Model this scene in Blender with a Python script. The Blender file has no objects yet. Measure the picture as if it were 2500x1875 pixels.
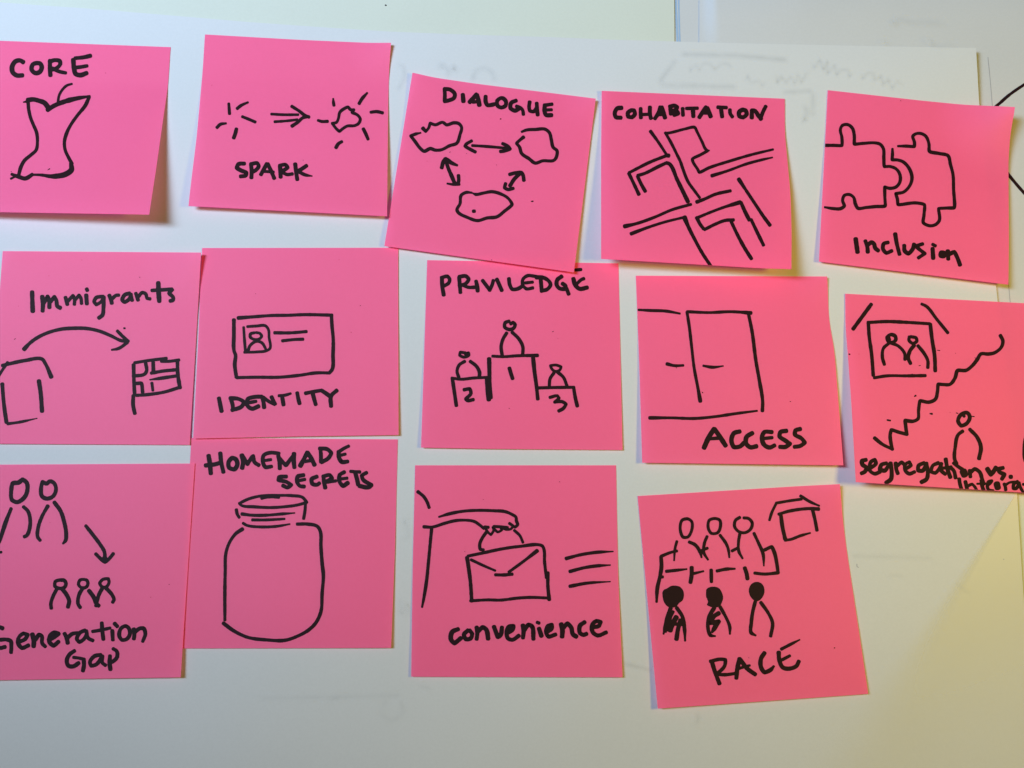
import bpy, math, random
import numpy as np
from mathutils import Matrix

# ------------------------------------------------------------------ camera
F_PX, IMG_W, IMG_H = 2080.0, 2500.0, 1875.0
TX, TY, CAM_H = math.radians(10.6), math.radians(-1.35), 0.320
scene = bpy.context.scene
cx, sx, cy, sy = math.cos(TX), math.sin(TX), math.cos(TY), math.sin(TY)
ROT = np.array([[cy, 0, sy], [0, 1, 0], [-sy, 0, cy]]) @ np.array([[1, 0, 0], [0, cx, -sx], [0, sx, cx]])
cam_data = bpy.data.cameras.new("camera")
cam = bpy.data.objects.new("camera", cam_data)
scene.collection.objects.link(cam)
cam_data.sensor_width = 36.0
cam_data.lens = F_PX / IMG_W * 36.0
cam_data.clip_start, cam_data.clip_end = 0.01, 10.0
M = Matrix.Identity(4)
for i in range(3):
    for j in range(3):
        M[i][j] = float(ROT[i, j])
M.translation = (0, 0, CAM_H)
cam.matrix_world = M
scene.camera = cam

# ------------------------------------------------------------------ world and lamps
world = bpy.data.worlds.new("World")
scene.world = world
world.use_nodes = True
bg = world.node_tree.nodes["Background"]
bg.inputs[0].default_value = (1.0, 0.95, 0.85, 1)
bg.inputs[1].default_value = 0.03
scene.view_settings.view_transform = 'Standard'
scene.view_settings.look = 'None'
scene.view_settings.exposure = 0.0
scene.view_settings.gamma = 1.0


def area(name, loc, aim, size, color, power):
    l = bpy.data.lights.new(name, 'AREA')
    l.shape = 'RECTANGLE'
    l.size, l.size_y = size
    l.color = color
    l.energy = power
    o = bpy.data.objects.new(name, l)
    scene.collection.objects.link(o)
    from mathutils import Vector
    o.location = loc
    o.rotation_euler = Vector(aim).to_track_quat('-Z', 'Y').to_euler()
    return o


area("window_light", (-0.479, 0.172, 0.705), (0.694, 1.457, -0.647), (0.36, 0.36), (0.56, 0.74, 1.0), 16.6)
area("warm_room_lamp", (0.304, 0.028, 0.314), (-2.795, 0.373, -2.138), (0.08, 0.08), (1.0, 0.74, 0.05), 0.79)

# ------------------------------------------------------------------ the page plane and its relief
COL = scene.collection


def ss(a, b, x):
    t = np.clip((x - a) / (b - a), 0, 1)
    return t * t * (3 - 2 * t)


def ray(px):
    px = np.asarray(px, float)
    return np.stack([(px[:, 0] - IMG_W / 2) / F_PX, -(px[:, 1] - IMG_H / 2) / F_PX, -np.ones(len(px))], 1) @ ROT.T


def at(px, z):
    """points of the desk at height z (array) on the sight lines of the survey photo"""
    d = ray(px)
    t = (z - CAM_H) / d[:, 2]
    return np.array([0, 0, CAM_H]) + d * t[:, None]


_rng = np.random.default_rng(7)
_waves = [(_rng.uniform(-1, 1, 2) * 2 * math.pi / w, _rng.uniform(0, 6.28), a)
          for w, a in [(.16, .00035), (.13, .0003), (.10, .00022), (.085, .00016), (.07, .00012), (.06, .0001), (.045, .00005), (.036, .00003)]]
TRC = at(np.array([[2383, 117.]]), np.array([.003]))[0][:2]


def relief(X, Y):
    """height of the big white sheet above the desk, metres"""
    h = np.full_like(X, .0029)
    for k, ph, a in _waves:
        h = h + a * np.sin(k[0] * X + k[1] * Y + ph)
    dd = np.hypot((X - TRC[0]) / .100, (Y - TRC[1]) / .062)
    h = h + .0012 * np.clip(1 - dd, 0, 1) ** 2       # the upper right corner springs up
    return h


def solve_on(px, extra):
    """intersect sight lines with relief + extra (heights above the sheet)"""
    z = .003 + extra
    for _ in range(4):
        P = at(px, z)
        z = relief(P[:, 0], P[:, 1]) + extra
    return at(px, z)


# ------------------------------------------------------------------ materials
def mat(name, color, rough=.7, spec=.3, var=.03, bump=.15, scale=900, translucent=None, mottled=0.0, fibre=(1, 1, 1)):
    m = bpy.data.materials.new(name)
    m.use_nodes = True
    nt = m.node_tree
    b = nt.nodes["Principled BSDF"]
    b.inputs["Roughness"].default_value = rough
    b.inputs["Specular IOR Level"].default_value = spec
    tc = nt.nodes.new("ShaderNodeTexCoord")
    mp = nt.nodes.new("ShaderNodeMapping")
    mp.inputs["Scale"].default_value = fibre
    nt.links.new(tc.outputs["Object"], mp.inputs[0])
    n1 = nt.nodes.new("ShaderNodeTexNoise")
    n1.inputs["Scale"].default_value = scale
    n1.inputs["Detail"].default_value = 4
    n1.inputs["Roughness"].default_value = .65
    n2 = nt.nodes.new("ShaderNodeTexNoise")
    n2.inputs["Scale"].default_value = 28
    n2.inputs["Detail"].default_value = 3
    for n in (n1, n2):
        nt.links.new(mp.outputs[0], n.inputs["Vector"])
    add = nt.nodes.new("ShaderNodeMath"); add.operation = 'MULTIPLY_ADD'
    nt.links.new(n1.outputs[0], add.inputs[0]); add.inputs[1].default_value = var * 2; add.inputs[2].default_value = 1 - var
    ad2 = nt.nodes.new("ShaderNodeMath"); ad2.operation = 'MULTIPLY_ADD'
    nt.links.new(n2.outputs[0], ad2.inputs[0]); ad2.inputs[1].default_value = mottled * 2; ad2.inputs[2].default_value = 1 - mottled
    mul = nt.nodes.new("ShaderNodeMath"); mul.operation = 'MULTIPLY'
    nt.links.new(add.outputs[0], mul.inputs[0]); nt.links.new(ad2.outputs[0], mul.inputs[1])
    vm = nt.nodes.new("ShaderNodeVectorMath"); vm.operation = 'SCALE'
    vm.inputs[0].default_value = color
    nt.links.new(mul.outputs[0], vm.inputs["Scale"])
    nt.links.new(vm.outputs[0], b.inputs["Base Color"])
    if bump:
        bp = nt.nodes.new("ShaderNodeBump")
        bp.inputs["Strength"].default_value = bump
        bp.inputs["Distance"].default_value = .0002
        nt.links.new(n1.outputs[0], bp.inputs["Height"])
        nt.links.new(bp.outputs[0], b.inputs["Normal"])
    if translucent:
        out = nt.nodes["Material Output"]
        tr = nt.nodes.new("ShaderNodeBsdfTranslucent")
        nt.links.new(vm.outputs[0], tr.inputs[0])
        t2 = nt.nodes.new("ShaderNodeVectorMath"); t2.operation = 'MULTIPLY'
        nt.links.new(vm.outputs[0], t2.inputs[0]); t2.inputs[1].default_value = translucent
        nt.links.new(t2.outputs[0], tr.inputs[0])
        mx = nt.nodes.new("ShaderNodeAddShader")
        nt.links.new(b.outputs[0], mx.inputs[0]); nt.links.new(tr.outputs[0], mx.inputs[1])
        nt.links.new(mx.outputs[0], out.inputs["Surface"])
    return m


M_PAPER = mat("white_paper", (.66, .66, .655), .75, .25, var=.05, bump=.14, scale=1100, mottled=.02)
M_PAPER2 = mat("grey_white_paper", (.60, .60, .60), .75, .25, var=.05, bump=.14, scale=1100, mottled=.03)
M_YELLOW = mat("pale_yellow_paper", (.65, .67, .57), .75, .25, var=.05, bump=.14, scale=1100, mottled=.02)
M_PINK = mat("pink_paper", (.825, .116, .258), .62, .50, var=.07, bump=.18, scale=1000, translucent=(.42, .42, .46), mottled=.02)
M_INK = mat("black_marker_ink", (.020, .0065, .0085), .57, .11, var=.25, bump=.15, scale=1500)
M_STRIPE = mat("blue_printed_line", (.34, .48, .66), .7, .3, var=.05, bump=.1)
M_PENCIL = mat("grey_pencil", (.36, .35, .36), .7, .3, var=.1, bump=.1)
M_TABLE = mat("desk_top", (.45, .40, .33), .5, .4, var=.08, bump=.1, scale=120, fibre=(1, 8, 1))


def ghost_material(name="faint_show_through_ink", color=(.40, .42, .44, 1), noisy=True):
    m = bpy.data.materials.new(name)
    m.use_nodes = True
    nt = m.node_tree
    b = nt.nodes["Principled BSDF"]
    b.inputs["Base Color"].default_value = color
    b.inputs["Roughness"].default_value = .8
    b.inputs["Specular IOR Level"].default_value = .1
    a = nt.nodes.new("ShaderNodeAttribute"); a.attribute_name = "soft"
    tc = nt.nodes.new("ShaderNodeTexCoord")
    n = nt.nodes.new("ShaderNodeTexNoise"); n.inputs["Scale"].default_value = 160
    nt.links.new(tc.outputs["Object"], n.inputs["Vector"])
    mu = nt.nodes.new("ShaderNodeMath"); mu.operation = 'MULTIPLY'
    nt.links.new(a.outputs["Fac"], mu.inputs[0]); nt.links.new(n.outputs[0], mu.inputs[1])
    t = nt.nodes.new("ShaderNodeBsdfTransparent")
    mx = nt.nodes.new("ShaderNodeMixShader")
    nt.links.new(mu.outputs[0], mx.inputs[0]); nt.links.new(t.outputs[0], mx.inputs[1]); nt.links.new(b.outputs[0], mx.inputs[2])
    if not noisy:
        nt.links.new(a.outputs["Fac"], mx.inputs[0])
    nt.links.new(mx.outputs[0], nt.nodes["Material Output"].inputs["Surface"])
    return m


M_GHOST = ghost_material()
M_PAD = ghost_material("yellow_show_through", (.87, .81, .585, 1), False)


def mesh_obj(name, verts, faces, material, parent=None, origin=None, smooth=True):
    verts = np.asarray(verts, float)
    o0 = np.array(origin if origin is not None else (0, 0, 0), float)
    me = bpy.data.meshes.new(name)
    me.from_pydata((verts - o0).tolist(), [], faces)
    me.materials.append(material)
    if smooth:
        me.polygons.foreach_set("use_smooth", [True] * len(me.polygons))
    me.update()
    o = bpy.data.objects.new(name, me)
    COL.objects.link(o)
    if parent is not None:
        o.parent = parent            # the child shares its parent's origin
    else:
        o.location = o0
    return o


def sheet_mesh(P, nu, nv, thick, under=True):
    """thin sheet with real edge thickness from a (nv+1)x(nu+1) grid of points"""
    top = P
    bot = P.copy(); bot[:, 2] -= thick
    V = np.vstack([top, bot])
    W = nu + 1
    N = len(P)
    Fc = []
    for j in range(nv):
        for i in range(nu):
            a, b, c, d = j * W + i, j * W + i + 1, (j + 1) * W + i + 1, (j + 1) * W + i
            Fc.append((a, d, c, b))
            if under: Fc.append((a + N, b + N, c + N, d + N))
    rim = [i for i in range(nu)] + [j * W + nu for j in range(nv)] + [nv * W + i for i in range(nu, 0, -1)] + [j * W for j in range(nv, 0, -1)]
    # rim gets its own vertices so the paper edge stays crisp
    base = len(V)
    V = np.vstack([V, top[rim], bot[rim]])
    n = len(rim)
    for k in range(n):
        k2 = (k + 1) % n
        Fc.append((base + k, base + k2, base + n + k2, base + n + k))
    return V, Fc


# ------------------------------------------------------------------ marker strokes
def parse(s, origin, scale):
    w, rest = s.split(":")
    w = float(w)
    pts = []
    cur = w
    for p in rest.split():
        q = [float(v) for v in p.split(",")]
        cur = q[2] if len(q) > 2 else w
        pts.append((origin[0] + q[0] / scale, origin[1] + q[1] / scale, cur / scale))
    return np.array(pts)


def catmull(P, step):
    if len(P) == 1:
        return P
    Q = np.vstack([2 * P[0] - P[1], P, 2 * P[-1] - P[-2]])
    if np.hypot(*(P[0, :2] - P[-1, :2])) < 3 and len(P) > 4:
        Q[0] = P[-2]; Q[-1] = P[1]
    out = []
    for i in range(1, len(Q) - 2):
        p0, p1, p2, p3 = Q[i - 1], Q[i], Q[i + 1], Q[i + 2]
        L = np.hypot(*(p2[:2] - p1[:2]))
        # sharp corners: shorten tangents
        def tan(a, b, c):
            u, v = b[:2] - a[:2], c[:2] - b[:2]
            lu, lv = np.hypot(*u) + 1e-6, np.hypot(*v) + 1e-6
            cs = (u @ v) / lu / lv
            k = np.clip((cs + .35) / .9, 0, 1)
            t = (u / lu + v / lv) * .5
            return np.append(t * k, 0)
        m1 = tan(p0, p1, p2) * L; m2 = tan(p1, p2, p3) * L
        n = max(2, int(L / step))
        t = (np.arange(n) / n)[:, None]
        out.append((2 * t**3 - 3 * t**2 + 1) * p1 + (t**3 - 2 * t**2 + t) * m1 + (-2 * t**3 + 3 * t**2) * p2 + (t**3 - t**2) * m2)
    out.append(P[-1][None])
    return np.vstack(out)


rs = np.random.default_rng(11)


def ribbon(P, ragged=True, step=1.6):
    """2-D outline quads of one stroke -> vertices (px), faces, soft weights"""
    C = catmull(P, step)
    n = len(C)
    w = C[:, 2] / 2
    if ragged and n > 3:
        r = rs.normal(0, 1, n + 8)
        r = np.convolve(r, np.ones(5) / 5, 'same')[4:4 + n]
        r2 = np.convolve(rs.normal(0, 1, n + 40), np.ones(17) / 17, 'same')[20:20 + n]
        w = w * (1 + .05 * r + .16 * r2)
    T = np.gradient(C[:, :2], axis=0) if n > 1 else np.array([[1., 0]])
    T = T / (np.hypot(T[:, 0], T[:, 1])[:, None] + 1e-9)
    Nn = np.stack([-T[:, 1], T[:, 0]], 1)
    A, B = C[:, :2] + Nn * w[:, None], C[:, :2] - Nn * w[:, None]
    V = [*A, *B]
    Fc = [(i, i + 1, n + i + 1, n + i) for i in range(n - 1)]
    # end caps: blunt, a little squared like a bullet-tip marker
    for e, sgn in ((0, -1), (n - 1, 1)):
        c, t, nn, ww = C[e, :2], T[e] * sgn, Nn[e], w[e]
        base = len(V)
        K = 7
        for k in range(1, K):
            a = math.pi * k / K
            V.append(c + nn * ww * math.cos(a) + t * ww * (math.sin(a) ** .8) * .82)
        ring = [e] + list(range(base, base + K - 1)) + [n + e]
        Fc.append(tuple(ring if sgn > 0 else ring[::-1]))
    # blobs at sharp corners of the path
    extra = []
    for i in range(1, len(P) - 1):
        u, v = P[i, :2] - P[i - 1, :2], P[i + 1, :2] - P[i, :2]
        cs = (u @ v) / (np.hypot(*u) * np.hypot(*v) + 1e-6)
        if cs < .6:
            extra.append((P[i, :2], P[i, 2] / 2 * 1.03))
    for c, r in extra:
        base = len(V)
        for k in range(14):
            a = 2 * math.pi * k / 14
            V.append(c + r * np.array([math.cos(a), math.sin(a)]))
        Fc.append(tuple(range(base, base + 14)))
    return np.array(V), Fc


def split_layers(V, F):
    return V, F


# ------------------------------------------------------------------ sticky notes
class Note:
    def __init__(s, corners, lift, base=.0002, curl=(0, 0), bows=None, power=1.6, pinch=.22):
        s.c = [np.array(c, float) for c in corners]   # TL TR BR BL in survey pixels
        s.lift, s.base, s.curl, s.bows, s.power, s.pinch = lift, base, curl, bows or {}, power, pinch

    def edge(s, key, t):
        b = s.bows.get(key)
        if not b: return np.zeros_like(t)
        xs = [0] + [q[0] for q in b] + [1]; ys = [0] + [q[1] for q in b] + [0]
        acc = 0
        for o in (-.05, -.025, 0, .025, .05):
            acc = acc + np.interp(t + o, xs, ys)
        return acc / 5

    def px(s, u, v):
        TL, TR, BR, BL = s.c
        u1, v1 = u[:, None], v[:, None]
        P = (1 - u1) * (1 - v1) * TL + u1 * (1 - v1) * TR + u1 * v1 * BR + (1 - u1) * v1 * BL
        P[:, 0] += (1 - u) * s.edge('L', v) + u * s.edge('R', v)
        P[:, 1] += (1 - v) * s.edge('T', u) + v * s.edge('B', u)
        return P

    def z(s, u, v):
        zl, zr = s.lift
        f = np.clip((v - s.pinch) / (1 - s.pinch), 0, 1) ** s.power
        h = s.base + (zl * (1 - u) + zr * u) * f
        for k, (cu, cv, amt, rad) in enumerate(s.curl if s.curl and isinstance(s.curl[0], tuple) else ()):
            d = np.hypot(u - cu, v - cv)
            h = h + amt * np.clip(1 - d / rad, 0, 1) ** 1.7
        return h

    def inv(s, p):
        u = np.full(len(p), .5); v = np.full(len(p), .5)
        for _ in range(12):
            f = s.px(u, v) - p
            e = 1e-3
            fu = (s.px(u + e, v) - s.px(u - e, v)) / (2 * e)
            fv = (s.px(u, v + e) - s.px(u, v - e)) / (2 * e)
            det = fu[:, 0] * fv[:, 1] - fu[:, 1] * fv[:, 0]
            u = u - (f[:, 0] * fv[:, 1] - f[:, 1] * fv[:, 0]) / det
            v = v - (fu[:, 0] * f[:, 1] - fu[:, 1] * f[:, 0]) / det
            u = np.clip(u, -.3, 1.3); v = np.clip(v, -.3, 1.3)
        return u, v

    def build(s, label):
        n = 34
        U, Vv = np.meshgrid(np.linspace(0, 1, n + 1), np.linspace(0, 1, n + 1))
        u, v = U.ravel(), Vv.ravel()
        P = solve_on(s.px(u, v), s.z(u, v))
        V, Fc = sheet_mesh(P, n, n, .0001, under=False)
        o = P.mean(0)
        ob = mesh_obj("sticky_note", V, Fc, M_PINK, None, o)
        ob["label"] = label
        ob["category"] = "sticky note"
        ob["group"] = "pink sticky notes laid out on the white sheet"
        s.ob, s.o = ob, o
        return ob

    def draw(s, name, strokes, origin, scale, label=None):
        V, Fc, Z = [], [], []
        for k, st in enumerate(strokes):
            if st.startswith("F:"):            # scribbled solid
                C = catmull(parse("1:" + st[2:], origin, scale), 1.5)
                v2 = [C[:, :2].mean(0)] + list(C[:, :2] + rs.normal(0, .12, (len(C), 2)))
                f2 = [(0, i, i + 1) for i in range(1, len(C))] + [(0, len(C), 1)]
            else:
                Q = parse(st, origin, scale)
                if name == "handwritten_word":
                    Q[:, 2] *= 1.07          # the nib spreads more in slow lettering
                v2, f2 = ribbon(Q)
            b = len(V)
            V += list(v2); Z += [.00004 + .000004 * (k % 8)] * len(v2)
            Fc += [tuple(b + i for i in f) for f in f2]
        V = np.array(V)
        u, v = s.inv(V)
        # the pen ran off the paper: cut at the note's edge
        keepable = (u > -.25) & (u < 1.25) & (v > -.25) & (v < 1.25)
        Fc = [f for f in Fc if all(keepable[i] for i in f)]
        uc, vc = np.clip(u, .0006, .9994), np.clip(v, .0006, .9994)
        off = (np.abs(uc - u) + np.abs(vc - v)) > 0
        Fc = [f for f in Fc if not all(off[i] for i in f)]
        pp = s.px(uc, vc)
        W = solve_on(pp, s.z(uc, vc) + np.array(Z))
        ob = mesh_obj(name, W, Fc, M_INK, s.ob, s.o, smooth=False)
        if label: ob["label"] = label
        return ob

    def specks(s, strokes, origin, scale):
        if len(strokes) == 1:
            return s.draw("ink_speck", strokes, origin, scale)
        ob = s.draw("ink_specks", strokes, origin, scale)
        ob["kind"] = "stuff"
        return ob


S = 3.318
# ------------------------------------------------------------------ desk and loose sheets
def plain_sheet(name, quad, zfun, material, nu, nv, label, category="paper sheet", thick=.0001):
    U, Vv = np.meshgrid(np.linspace(0, 1, nu + 1), np.linspace(0, 1, nv + 1))
    u, v = U.ravel(), Vv.ravel()
    q = [np.array(c, float) for c in quad]
    px = ((1 - u) * (1 - v))[:, None] * q[0] + (u * (1 - v))[:, None] * q[1] + (u * v)[:, None] * q[2] + ((1 - u) * v)[:, None] * q[3]
    z = zfun(px, u, v)
    P = at(px, z)
    V, Fc = sheet_mesh(P, nu, nv, thick)
    ob = mesh_obj(name, V, Fc, material, None, P.mean(0))
    ob["label"] = label
    ob["category"] = category
    return ob, P.mean(0)


desk = mesh_obj("desk_surface", [(-.8, -.6, 0), (.8, -.6, 0), (.8, .8, 0), (-.8, .8, 0), (-.8, -.6, -.02), (.8, -.6, -.02), (.8, .8, -.02), (-.8, .8, -.02)],
                [(0, 1, 2, 3), (7, 6, 5, 4), (0, 4, 5, 1), (1, 5, 6, 2), (2, 6, 7, 3), (3, 7, 4, 0)], M_TABLE, smooth=False)
desk["kind"] = "structure"

# lowest sheet, seen as a narrow grey strip between the yellow sheet and the right-hand one
low, low_o = plain_sheet("paper_sheet", [(1200, -400), (2300, -400), (2300, 500), (1200, 500)], lambda p, u, v: .00035 + 0 * u, M_PAPER2, 8, 8,
                         "grey-white lower sheet seen as a narrow strip between the yellow sheet and the right-hand sheet")
zr = lambda p, u, v: .0007 + .0026 * ss(0, 50, p[:, 0] - 1708) * (1 - .5 * ss(1800, 2300, p[:, 0])) * (1 - .85 * ss(30, 110, p[:, 1])) + .0002 * np.sin(p[:, 0] / 190.) * np.sin(p[:, 1] / 170. + 1)
right, right_o = plain_sheet("paper_sheet", [(1709, -400), (2900, -420), (2900, 2300), (1700, 2300)], lambda p, u, v: np.minimum(zr(p, u, v), .0029), M_PAPER2, 160, 60,
                             "large white sheet under the right side, with black marker lines at the photo's right edge")
RELH = lambda p: np.minimum(zr(p, 0, 0), .0029)
yel, yel_o = plain_sheet("paper_sheet", [(-400, -500), (1643, -500), (1649, 420), (-400, 420)],
                         lambda p, u, v: .0010 + .0004 * np.sin(p[:, 0] / 260.) + 0 * u, M_YELLOW, 60, 16,
                         "pale yellow sheet lying under the top edge of the big white sheet")


def flat_strokes(name, parent, o, strokes, origin, scale, material, height, step=1.6):
    V, Fc = [], []
    for st in strokes:
        v2, f2 = ribbon(parse(st, origin, scale), step=step)
        b = len(V); V += list(v2); Fc += [tuple(b + i for i in f) for f in f2]
    V = np.array(V)
    return mesh_obj(name, at(V, height(V)), Fc, material, parent, o, smooth=False)


flat_strokes("margin_line", low, low_o, ["5:1649.5,-200 1650,0 1656,140"], (0, 0), 1, M_STRIPE, lambda p: np.full(len(p), .00042))
flat_strokes("margin_line", low, low_o, ["3.5:1656.5,-200 1657,0 1661,140"], (0, 0), 1, M_STRIPE, lambda p: np.full(len(p), .00042))
flat_strokes("marker_line", right, right_o, ["7.6:2422,267,6 2436,256 2465,231 2500,207 2600,150"], (0, 0), 1, M_INK, lambda p: RELH(p) + .00005)
flat_strokes("marker_line", right, right_o, ["7.6:2440,396 2466,431 2505,476 2560,530"], (0, 0), 1, M_INK, lambda p: RELH(p) + .00005)
for s_ in (["1.6:2412,140 2418,200 2423,262"], ["1.6:2452,600 2462,690 2467,745"]):
    flat_strokes("pencil_line", right, right_o, s_, (0, 0), 1, M_PENCIL, lambda p: RELH(p) + .00005)
flat_strokes("ink_speck", yel, yel_o, ["3.4:941,12.5 942.5,13"], (0, 0), 1, M_INK, lambda p: .00108 + .0004 * np.sin(p[:, 0] / 260.))

# ------------------------------------------------------------------ big white sheet
TOPX = [-300, 0, 203, 410, 610, 780, 949, 1150, 1356, 1500, 1777, 2100, 2383]
TOPY = [-12, 6, 20, 37, 54, 66, 77, 85, 91, 97, 105, 112, 117]
RY = [117, 258, 430, 690, 738, 900, 1206, 1350, 1600, 2200]
RX = [2383, 2391, 2405, 2431, 2436, 2452, 2483, 2492, 2508, 2550]
nu, nv = 230, 180
U, Vv = np.meshgrid(np.linspace(0, 1, nu + 1), np.linspace(0, 1, nv + 1))
u, v = U.ravel(), Vv.ravel()
yy = 117 + (2150 - 117) * v
X1 = np.interp(yy, RY, RX)
X = -300 + (X1 + 300) * u
Y = yy + (np.interp(np.minimum(X, 2383), TOPX, TOPY) - 117) * (1 - v)
px = np.stack([X, Y], 1)


P = solve_on(px, np.zeros(len(px)))
V, Fc = sheet_mesh(P, nu, nv, .0001)
BIG_O = P.mean(0)
big = mesh_obj("paper_sheet", V, Fc, M_PAPER, None, BIG_O)
big["label"] = "big white sheet carrying all the pink sticky notes"
big["category"] = "paper sheet"


def ghost(strokes, origin, scale, alpha):
    """handwriting on the back of the sheet, faintly seen through it"""
    V, Fc, A, Zo = [], [], [], []
    for kk, st in enumerate(strokes):
        C = catmull(parse(st, origin, scale), 4)
        n = len(C)
        T = np.gradient(C[:, :2], axis=0); T /= np.hypot(T[:, 0], T[:, 1])[:, None] + 1e-9
        Nn = np.stack([-T[:, 1], T[:, 0]], 1)
        b = len(V)
        for k, a in ((-1.9, 0), (-.7, .6), (-.1, 1), (.1, 1), (.7, .6), (1.9, 0)):
            V += list(C[:, :2] + Nn * (C[:, 2] * k / 2)[:, None])
            Zo += [.00003 + .00001 * kk] * n
            A += [a * alpha * .52 * min(1, i / 3, (n - 1 - i) / 3) for i in range(n)]
        for k in range(5):
            Fc += [(b + k * n + i, b + k * n + i + 1, b + (k + 1) * n + i + 1, b + (k + 1) * n + i) for i in range(n - 1)]
    V = np.array(V)
    W = solve_on(V, np.array(Zo))
    ob = mesh_obj("show_through_mark", W, Fc, M_GHOST, big, BIG_O, smooth=False)
    at_ = ob.data.attributes.new("soft", 'FLOAT', 'POINT')
    at_.data.foreach_set("value", A)
    return ob


# a pale yellow sheet lies under the lower right corner; its slanting edge shows through the thin white sheet
pad, pad_o = plain_sheet("paper_sheet", [(2500, 1165), (2900, 1150), (2900, 2250), (1830, 2250)], lambda p, u, v: .0016 + 0 * u, M_YELLOW, 12, 12,
                         "pale yellow sheet under the lower right corner, showing through with a slanting edge")
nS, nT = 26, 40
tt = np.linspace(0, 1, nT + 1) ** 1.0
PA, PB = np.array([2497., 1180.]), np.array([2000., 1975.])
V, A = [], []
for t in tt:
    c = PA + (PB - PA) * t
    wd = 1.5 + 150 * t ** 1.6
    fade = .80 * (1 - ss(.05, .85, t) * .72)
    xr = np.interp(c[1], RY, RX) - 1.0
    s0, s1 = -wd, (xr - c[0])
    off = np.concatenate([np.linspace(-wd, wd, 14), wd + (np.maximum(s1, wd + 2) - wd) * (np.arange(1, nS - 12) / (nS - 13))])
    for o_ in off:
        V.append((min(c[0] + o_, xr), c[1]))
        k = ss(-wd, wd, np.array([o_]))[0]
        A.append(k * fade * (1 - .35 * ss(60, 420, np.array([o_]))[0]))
W_ = len(off)
Fc = [(j * W_ + i, (j + 1) * W_ + i, (j + 1) * W_ + i + 1, j * W_ + i + 1) for j in range(nT) for i in range(W_ - 1)]
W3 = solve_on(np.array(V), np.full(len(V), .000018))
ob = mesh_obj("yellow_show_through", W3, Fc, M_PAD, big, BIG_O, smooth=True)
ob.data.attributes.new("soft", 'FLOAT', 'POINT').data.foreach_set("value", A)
G3 = ((1500, 0), 2.212)
ghost(["26:350,292 500,296 650,300 800,312 945,326", "26:340,315 290,380 235,455", "26:235,458 400,462 520,466 670,470"], *G3, .36)
ghost(["19:400,345 410,385 440,350 460,385 480,345 520,350 540,380 580,345 620,350 640,375", "19:700,445 720,410 740,445 780,440 800,470 820,430",
       "19:870,400 880,450 900,410 930,450 950,410 975,455 990,400 1010,450 1040,395 1060,380"], *G3, .24)
ghost(["19:1060,330 1080,370 1110,320 1130,380 1150,330 1150,400 1190,350 1200,410 1220,380 1260,380 1270,420 1290,385",
       "19:1330,390 1340,430 1370,395 1400,400 1400,440 1440,410 1450,460 1480,430 1500,480 1530,440 1570,470"], *G3, .26)
ghost(["28:1075,490 1072,560 1070,640", "24:900,500 980,495 1080,492", "26:1010,560 1040,600 1020,650 1060,640"], *G3, .34)
ghost(["26:1490,90 1510,130 1540,95 1580,110 1700,115 1800,120", "24:1450,240 1460,215 1480,245", "24:1690,240 1705,205 1725,245 1850,235"], *G3, .22)
G6 = ((0, 0), 1.475)
ghost(["16:1425,230 1450,240 1455,280 1430,330", "18:1575,255 1590,235 1610,250 1615,290", "18:1615,260 1635,240 1650,270", "18:1700,300 1715,255 1740,245 1770,260 1785,300"], *G6, .32)
GB = ((1500, 1400), 2.212)
ghost(["22:40,485 100,498 150,510 215,530", "26:430,750 450,770 440,830"], *GB, .42)
GW = ((0, 1250), 1.475)
ghost(["20:1440,40 1460,30 1470,90 1440,100", "20:1440,300 1445,370 1470,330 1480,390", "16:930,670 1100,668 1300,664 1450,660", "16:1390,670 1375,730 1410,750 1450,720 1440,670",
       "16:1180,690 1200,672 1230,670", "18:1500,620 1560,640"], *GW, .15)
G7 = ((1900, 1100), 3.687)
ghost(["40:640,950 900,955 1150,962 1400,968", "30:960,1140 1060,1120 1150,1150", "34:1600,1190 1680,1260 1750,1300"], *G7, .20)
flat = lambda p: relief(*at(p, np.full(len(p), .003))[:, :2].T) + .00005
for s_ in (["1.6:2092,1377 2093,1384 2096,1385"], ["2:2450,1365 2451,1366"]):
    flat_strokes("ink_speck", big, BIG_O, s_, (0, 0), 1, M_PENCIL, flat)

# ------------------------------------------------------------------ the fourteen notes
mm = .001
# CORE
n = Note([(-39, 98), (416, 115), (364, 524), (-113, 516)], (5.5 * mm, 10 * mm), power=1.25, bows={'R': [(.22, 6), (.43, 4.5), (.72, 3)]})
n.build("pink note reading CORE with an apple core drawing, cut by the photo's left edge")
O = (0, 80)
n.draw("handwritten_word", ["36:188,238 162,224 125,232 98,275 103,320 135,345 182,345", "34:300,245 265,258 256,298 285,326 320,318 338,280 325,250 298,246",
    "34:405,225 404,290 408,345", "32:400,235 440,222 482,228 488,252 460,285 412,302", "30:425,288 480,314 532,325",
    "34:593,218 600,290 612,332 650,343 702,326", "30:610,282 660,276 705,268", "30:608,206 680,198 732,186"], O, S)
n.draw("apple_stem_drawing", ["22:582,414,18 540,428 500,468 478,510 470,555"], O, S)
n.draw("apple_core_drawing", ["40:225,545 270,540 320,552 360,568 385,598 400,622,30", "36:385,625 440,590 530,555,44 620,532 726,514,22", "29:190,562,12 225,556,30 232,620 248,690 270,745 296,808 303,885 292,950 250,990 198,1035 168,1090 152,1150",
    "29:722,520 690,590 630,665 580,735 545,800 522,880 528,950 555,1010 582,1060", "46:576,1062,36 578,1110 530,1146 450,1162 400,1162,34 350,1154,26 290,1150,22 245,1152,22", "34:95,1146,24 150,1166 205,1180 262,1148,30", "20:88,1182 130,1160"], O, S)
n.specks(["8:385,1112,4 402,1102,10", "5:88,1122 92,1124", "5:855,325 857,326"], O, S)

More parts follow.
